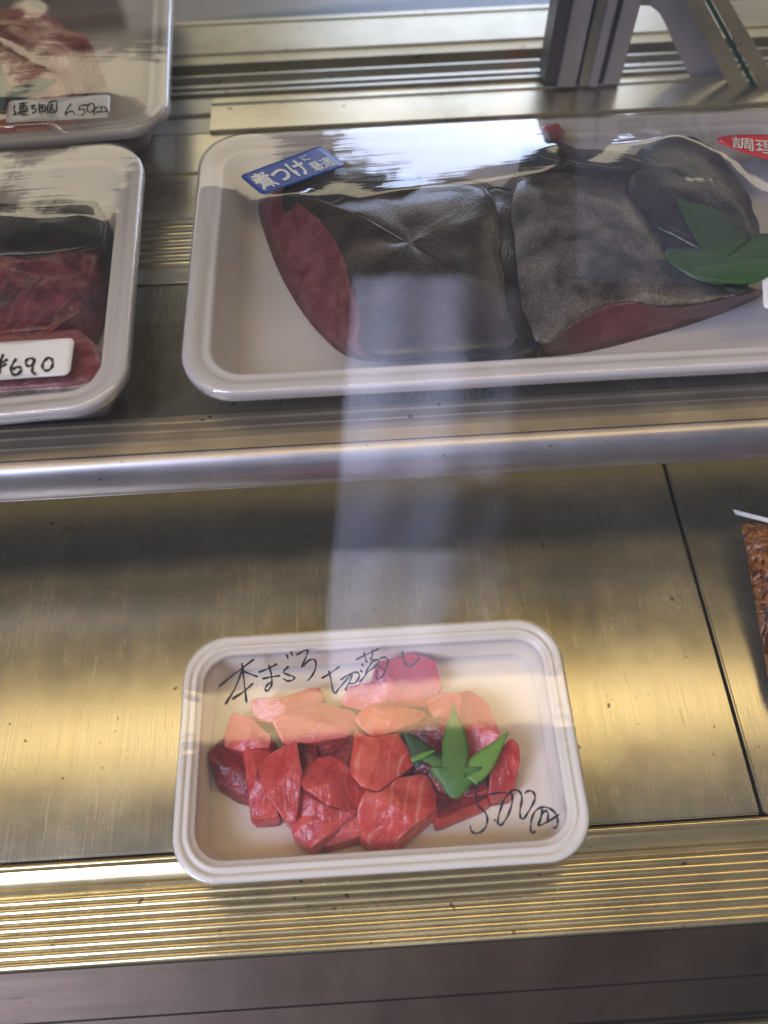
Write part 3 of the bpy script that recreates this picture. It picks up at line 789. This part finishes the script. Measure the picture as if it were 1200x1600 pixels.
tag(o, 'thin black fin running along the rear side of the wide tray', 'fish piece', FG)
p5 = [(440,300),(450,280),(520,262),(600,262),(660,275),(640,292),(560,300),(520,322),(470,306)]
o = chunk('fish_flap', p5, z0f+.008, .132, ['skinblack', 'skinblack'], planes=0, dome=.003, seed=41, jitter=.0009, spread=1.04)
tag(o, 'black skin flap behind the left fish steak under the blue sticker', 'fish piece', FG)
p6 = [(832,212),(848,196),(872,192),(884,206),(868,224),(850,228)]
o = chunk('fish_flesh_scrap', p6, z0f+.01, .136, ['pinkflesh', 'pinkflesh'], planes=0, dome=.001, seed=42, jitter=.0006, spread=1.02)
tag(o, 'small pink flesh scrap at the back rim of the wide tray', 'fish piece', FG)
leaf('leaf_garnish', [
 ([(1050,285),(1085,318),(1118,352),(1150,392)], [2, 22, 34, 40, 30], (.1385, .1375), 'leafd'),
 ([(1040,395),(1100,412),(1150,405),(1235,375)], [6, 24, 34, 34, 10], (.1380, .1365), 'leafd'),
 ([(1085,425),(1150,425),(1215,412)], [4, 16, 22, 8], (.1383, .1370), 'leafm'),
], 'dark green leaf lying on the fish in the wide tray', group='leaf garnishes')

# fish in the lower left tray
o = chunk('fish_offcut', [(-60,315),(30,318),(100,308),(150,312),(164,345),(160,380),(120,392),(40,398),(-60,402)], z0f, .133, ['skinblack', 'skinblack'], planes=0, dome=.003, seed=51, jitter=.001, spread=1.04, freq=35)
tag(o, 'dark skinned fish offcut at the back of the lower left tray', 'fish piece', FG)
o = chunk('fish_offcut', [(-60,395),(40,396),(120,380),(152,388),(140,440),(120,485),(70,520),(-60,530)], z0f, .130, ['purple', 'purple'], planes=0, dome=.004, seed=53, jitter=.0022, spread=1.04, freq=45)
tag(o, 'raw red fish offcut with bone in the middle of the lower left tray', 'fish piece', FG)
o = chunk('fish_offcut', [(-60,525),(60,520),(120,512),(148,535),(158,570),(140,598),(90,604),(-60,612)], z0f, .1285, ['pinkflesh', 'skin4'], planes=0, dome=.003, seed=55, jitter=.0010, spread=1.08, freq=40)
tag(o, 'pink fish offcut with silver skin edge, half under the 690 label', 'fish piece', FG)
# bony pattern: short rib bones on the red offcut
for i, (pts, lab) in enumerate([([(5,425),(20,412),(36,424),(30,450),(12,455),(5,430)], 'left'), ([(42,440),(55,428),(66,438),(60,456),(44,452)], 'right'), ([(62,470),(50,500),(36,508)], '')]):
    pass

# fish in the top left tray
o = chunk('sea_bream', [(-80,30),(0,14),(40,8),(70,18),(95,38),(104,52),(136,56),(141,66),(112,76),(104,92),(90,112),(40,90),(-20,50),(-80,50)], z0f+.002, .134, ['skin3', 'skin3'], planes=0, dome=.005, seed=61, jitter=.0010, spread=1.02, freq=60)
tag(o, 'rosy sea bream with tail to the right, back of top left tray', 'fish piece', FG)
o = chunk('sea_bream', [(-80,70),(0,68),(50,95),(95,120),(102,150),(88,190),(78,214),(30,218),(-80,222)], z0f+.002, .131, ['skin3', 'skin3'], planes=0, dome=.004, seed=63, jitter=.0012, spread=1.02, freq=60)
tag(o, 'second rosy sea bream, half under the 650 label', 'fish piece', FG)
leaf('leaf_garnish', [([(10,152),(50,136),(88,126)], [6, 11, 9, 2], (.1375, .1365), 'leafd'), ([(-6,175),(2,140),(-2,95)], [8, 9, 7, 1], (.138, .137), 'leafd')], 'small dark leaf above the 650 label in the top left tray', group='leaf garnishes')

# ------------------------------------------------------------------ writing and stickers
t4 = lambda u_, v_: (320+u_/3.158, 1000+v_/3.158)
writing('handwritten_name', tun, [
 [(68,232),(150,165),(245,93)], [(183,112),(195,210),(205,308)], [(190,135),(150,235),(100,317)], [(183,152),(225,168),(262,182)], [(133,292),(190,255),(240,212)],
 [(265,160),(310,142),(358,118)], [(282,192),(330,182),(372,176)], [(316,122),(330,180),(328,225),(308,250),(297,240),(312,218),(332,205)],
 [(415,128),(388,158),(412,172),(440,182),(436,196),(410,202),(385,190)], [(403,70),(412,95)], [(424,55),(434,80)],
 [(452,75),(490,52),(508,55),(495,95),(478,135),(515,100),(542,98),(548,132),(530,175),(505,202)],
 [(575,190),(625,160),(665,130)], [(612,150),(622,195),(632,245),(642,262),(665,235),(700,195),(722,165)], [(668,198),(715,168),(752,160),(762,180),(740,212),(706,214)], [(728,165),(715,205),(692,250)],
 [(745,98),(800,70),(862,42)], [(785,60),(792,90),(800,112)], [(828,46),(826,75),(816,98)], [(772,118),(786,130)], [(765,150),(782,160)], [(762,208),(785,185),(805,150)],
 [(835,92),(815,125),(795,155)], [(826,104),(860,98),(840,130),(790,165)], [(840,120),(865,135),(892,150)], [(852,148),(846,170),(850,192),(872,184),(892,150),(905,105),(890,85),(862,92)],
 [(975,55),(980,92),(992,120),(1012,130),(1040,112),(1060,86)]], t4, 1.55, M['ink'], tun.film)
writing('handwritten_price', tun, [
 [(560,455),(545,500),(538,545),(552,595),(592,635),(606,680),(590,730),(550,757),(515,748),(505,712)], [(555,560),(600,535),(660,522),(720,518)],
 [(748,512),(712,545),(685,610),(667,680),(672,705),(692,705),(725,655),(748,590),(752,540),(742,512),(772,503),(800,520),(808,560),(798,620),(800,665),(820,670),(850,625),(880,570),(884,535),(865,510),(838,512),(825,525)],
 [(643,680),(656,682)],
 [(888,742),(870,757),(860,735),(864,680),(885,630),(925,605),(970,612),(1008,645),(1018,690),(1010,722),(990,724)], [(928,614),(920,660),(905,710),(955,692),(1030,645)], [(908,706),(925,650),(950,625),(962,650),(955,690)]], t5, 1.75, M['ink'], tun.film)

bq = [(374.7,274.8),(501.4,227.7),(540.4,258.5),(410.4,304)]
st = sticker('printed_sticker', fis, bq, M['blue'], fis.film, .05, 2.2); st['label'] = 'blue sticker with white lettering'
text_on('sticker_lettering', fis, '煮つけ', bq, .05, .14, .66, .88, M['white'], st, .028)
text_on('sticker_lettering', fis, 'に', bq, .70, .66, .78, .90, M['white'], st, .015)
text_on('sticker_lettering', fis, '最適', bq, .69, .14, .94, .56, M['white'], st, .012)
rq = [(1118,178),(1290,208),(1290,300),(1118,272)]
rq = [(1112,196),(1300,228),(1300,288),(1112,240)]
st = sticker('printed_sticker', fis, [(1119,205),(1300,218),(1306,276),(1121,231)], M['red'], fis.film, outline=[(.5+.5*math.cos(2*math.pi*k/40), .5+.5*math.sin(2*math.pi*k/40)) for k in range(40)]); st['label'] = 'red oval sticker with white lettering'
text_on('sticker_lettering', fis, '調理', [(1119,205),(1300,218),(1306,276),(1121,231)], .13, .22, .52, .80, M['white'], st, .012)
sticker('price_label', fis, [(1190,420),(1300,410),(1303,470),(1193,483)], M['label'], fis.film, .07, 1.8)
lb = sticker('price_label', bl, [(-60,538),(117,528),(109,586),(-60,598)], M['label'], bl.film, .06, 2.6)
t6 = lambda u_, v_: (u_/5, 480+v_/5)
writing('handwritten_price', bl, [[(-20,385),(5,430)], [(25,365),(12,400),(2,440),(-5,520)], [(-30,450),(15,432),(58,405)], [(-30,480),(10,465),(48,440)],
 [(128,400),(98,440),(84,485),(95,520),(125,525),(158,500),(160,475),(135,465),(100,485)],
 [(268,408),(235,398),(203,418),(205,450),(232,460),(262,435),(270,402),(256,455),(250,500),(262,518),(280,516)],
 [(372,395),(340,425),(330,465),(350,493),(385,488),(408,455),(408,415),(388,396),(368,396)]], t6, 1.9, M['inkblack'], lb)
lt = sticker('price_label', tl, [(14,158),(172.5,148),(171,184),(8.5,192)], M['label'], tl.film, .04, 3.4)
t2 = lambda u_, v_: (u_/4, v_/4)
writing('handwritten_name', tl, [
 [(92,655),(86,690),(96,700),(80,718)], [(80,718),(110,708),(150,716),(180,716)], [(115,650),(175,640)], [(122,665),(165,662),(168,688),(128,692),(122,665)], [(126,678),(166,676)], [(145,636),(147,705)], [(112,702),(178,697)],
 [(190,665),(222,655),(200,676),(222,682),(222,698),(198,706)],
 [(250,645),(238,662)], [(242,664),(278,655),(282,688),(248,694),(242,664)], [(262,656),(266,690)], [(246,676),(280,672)], [(242,705),(246,698)], [(256,706),(258,698)], [(270,703),(272,696)], [(284,700),(284,694)],
 [(300,650),(294,712)], [(300,645),(350,630),(352,690),(344,702),(336,696)], [(308,662),(338,656)], [(306,678),(338,672)], [(322,648),(323,676)], [(308,690),(334,686),(334,700),(310,704),(308,690)]], t2, 1.15, M['inkblack'], lt)
writing('handwritten_price', tl, [
 [(446,645),(422,680),(410,708),(416,730),(444,734),(464,716),(456,698),(430,698),(414,714)], [(548,655),(505,660),(494,684),(520,682),(530,700),(508,722),(478,718)],
 [(566,645),(545,668),(548,694),(570,700),(588,678),(585,652),(566,645)], [(588,720),(590,690),(602,672),(650,668),(672,690),(680,722)], [(635,668),(632,700)], [(598,700),(640,698),(672,695)]], t2, 1.0, M['inkblack'], lt)

# ------------------------------------------------------------------ sauce bag at the right edge
bag = empty('sauce_bag', P(1260, 940, 0), 'clear plastic bag of brown sauce at the right edge of the deck', 'sauce bag')
bag.rotation_euler = (0, 0, 0)
L_ = [(1155,803,.0200),(1160,830,.018),(1166,858,.016),(1172,900,.014),(1181,950,.012),(1186,980,.010),(1192,1010,.008),(1200,1060,.006),(1206,1110,.005)]
Rr = [(1330,850,.0200),(1335,875,.018),(1340,900,.016),(1345,950,.014),(1350,1000,.012),(1355,1030,.010),(1360,1060,.008),(1365,1100,.006),(1370,1150,.005)]
v = []; f = []; K = 16
bo = Vector(bag.location)
for a, b in zip(L_, Rr):
    pa, pb = P(*a), P(*b)
    for k in range(K+1):
        t = k/K; p = pa.lerp(pb, t); p.z += .020*math.sin(math.pi*t)**.6*min(1, .03+L_.index(a)*.25) + .0012*noise.noise(p*120); v.append(p-bo)
    for k in range(K+1):
        t = 1-k/K; p = pa.lerp(pb, t); v.append(Vector((p.x, p.y, max(.0006, p.z-.014*math.sin(math.pi*t)-.0006)))-bo)
n = 2*(K+1)
for i in range(len(L_)-1):
    for j in range(n): f.append((i*n+j, i*n+(j+1) % n, (i+1)*n+(j+1) % n, (i+1)*n+j))
f.append(tuple(range(n))); f.append(tuple((len(L_)-1)*n+j for j in range(n))[::-1])
o = mesh('sauce_filling', v, f, M['sauce'], bag); fixnormals(o)
o.modifiers.new('s', 'SUBSURF').render_levels = 2
# heat-sealed top seam
seam = [P(1146,796,.0205), P(1330,843,.0205), P(1331,850,.0203), P(1150,803,.0203)]
v = [p-bo for p in seam]+[p-bo-Vector((0, 0, .0006)) for p in seam]
o = mesh('sealed_seam', v, [(0,1,2,3),(7,6,5,4),(0,4,5,1),(1,5,6,2),(2,6,7,3),(3,7,4,0)], M['label'], bag, False); fixnormals(o)
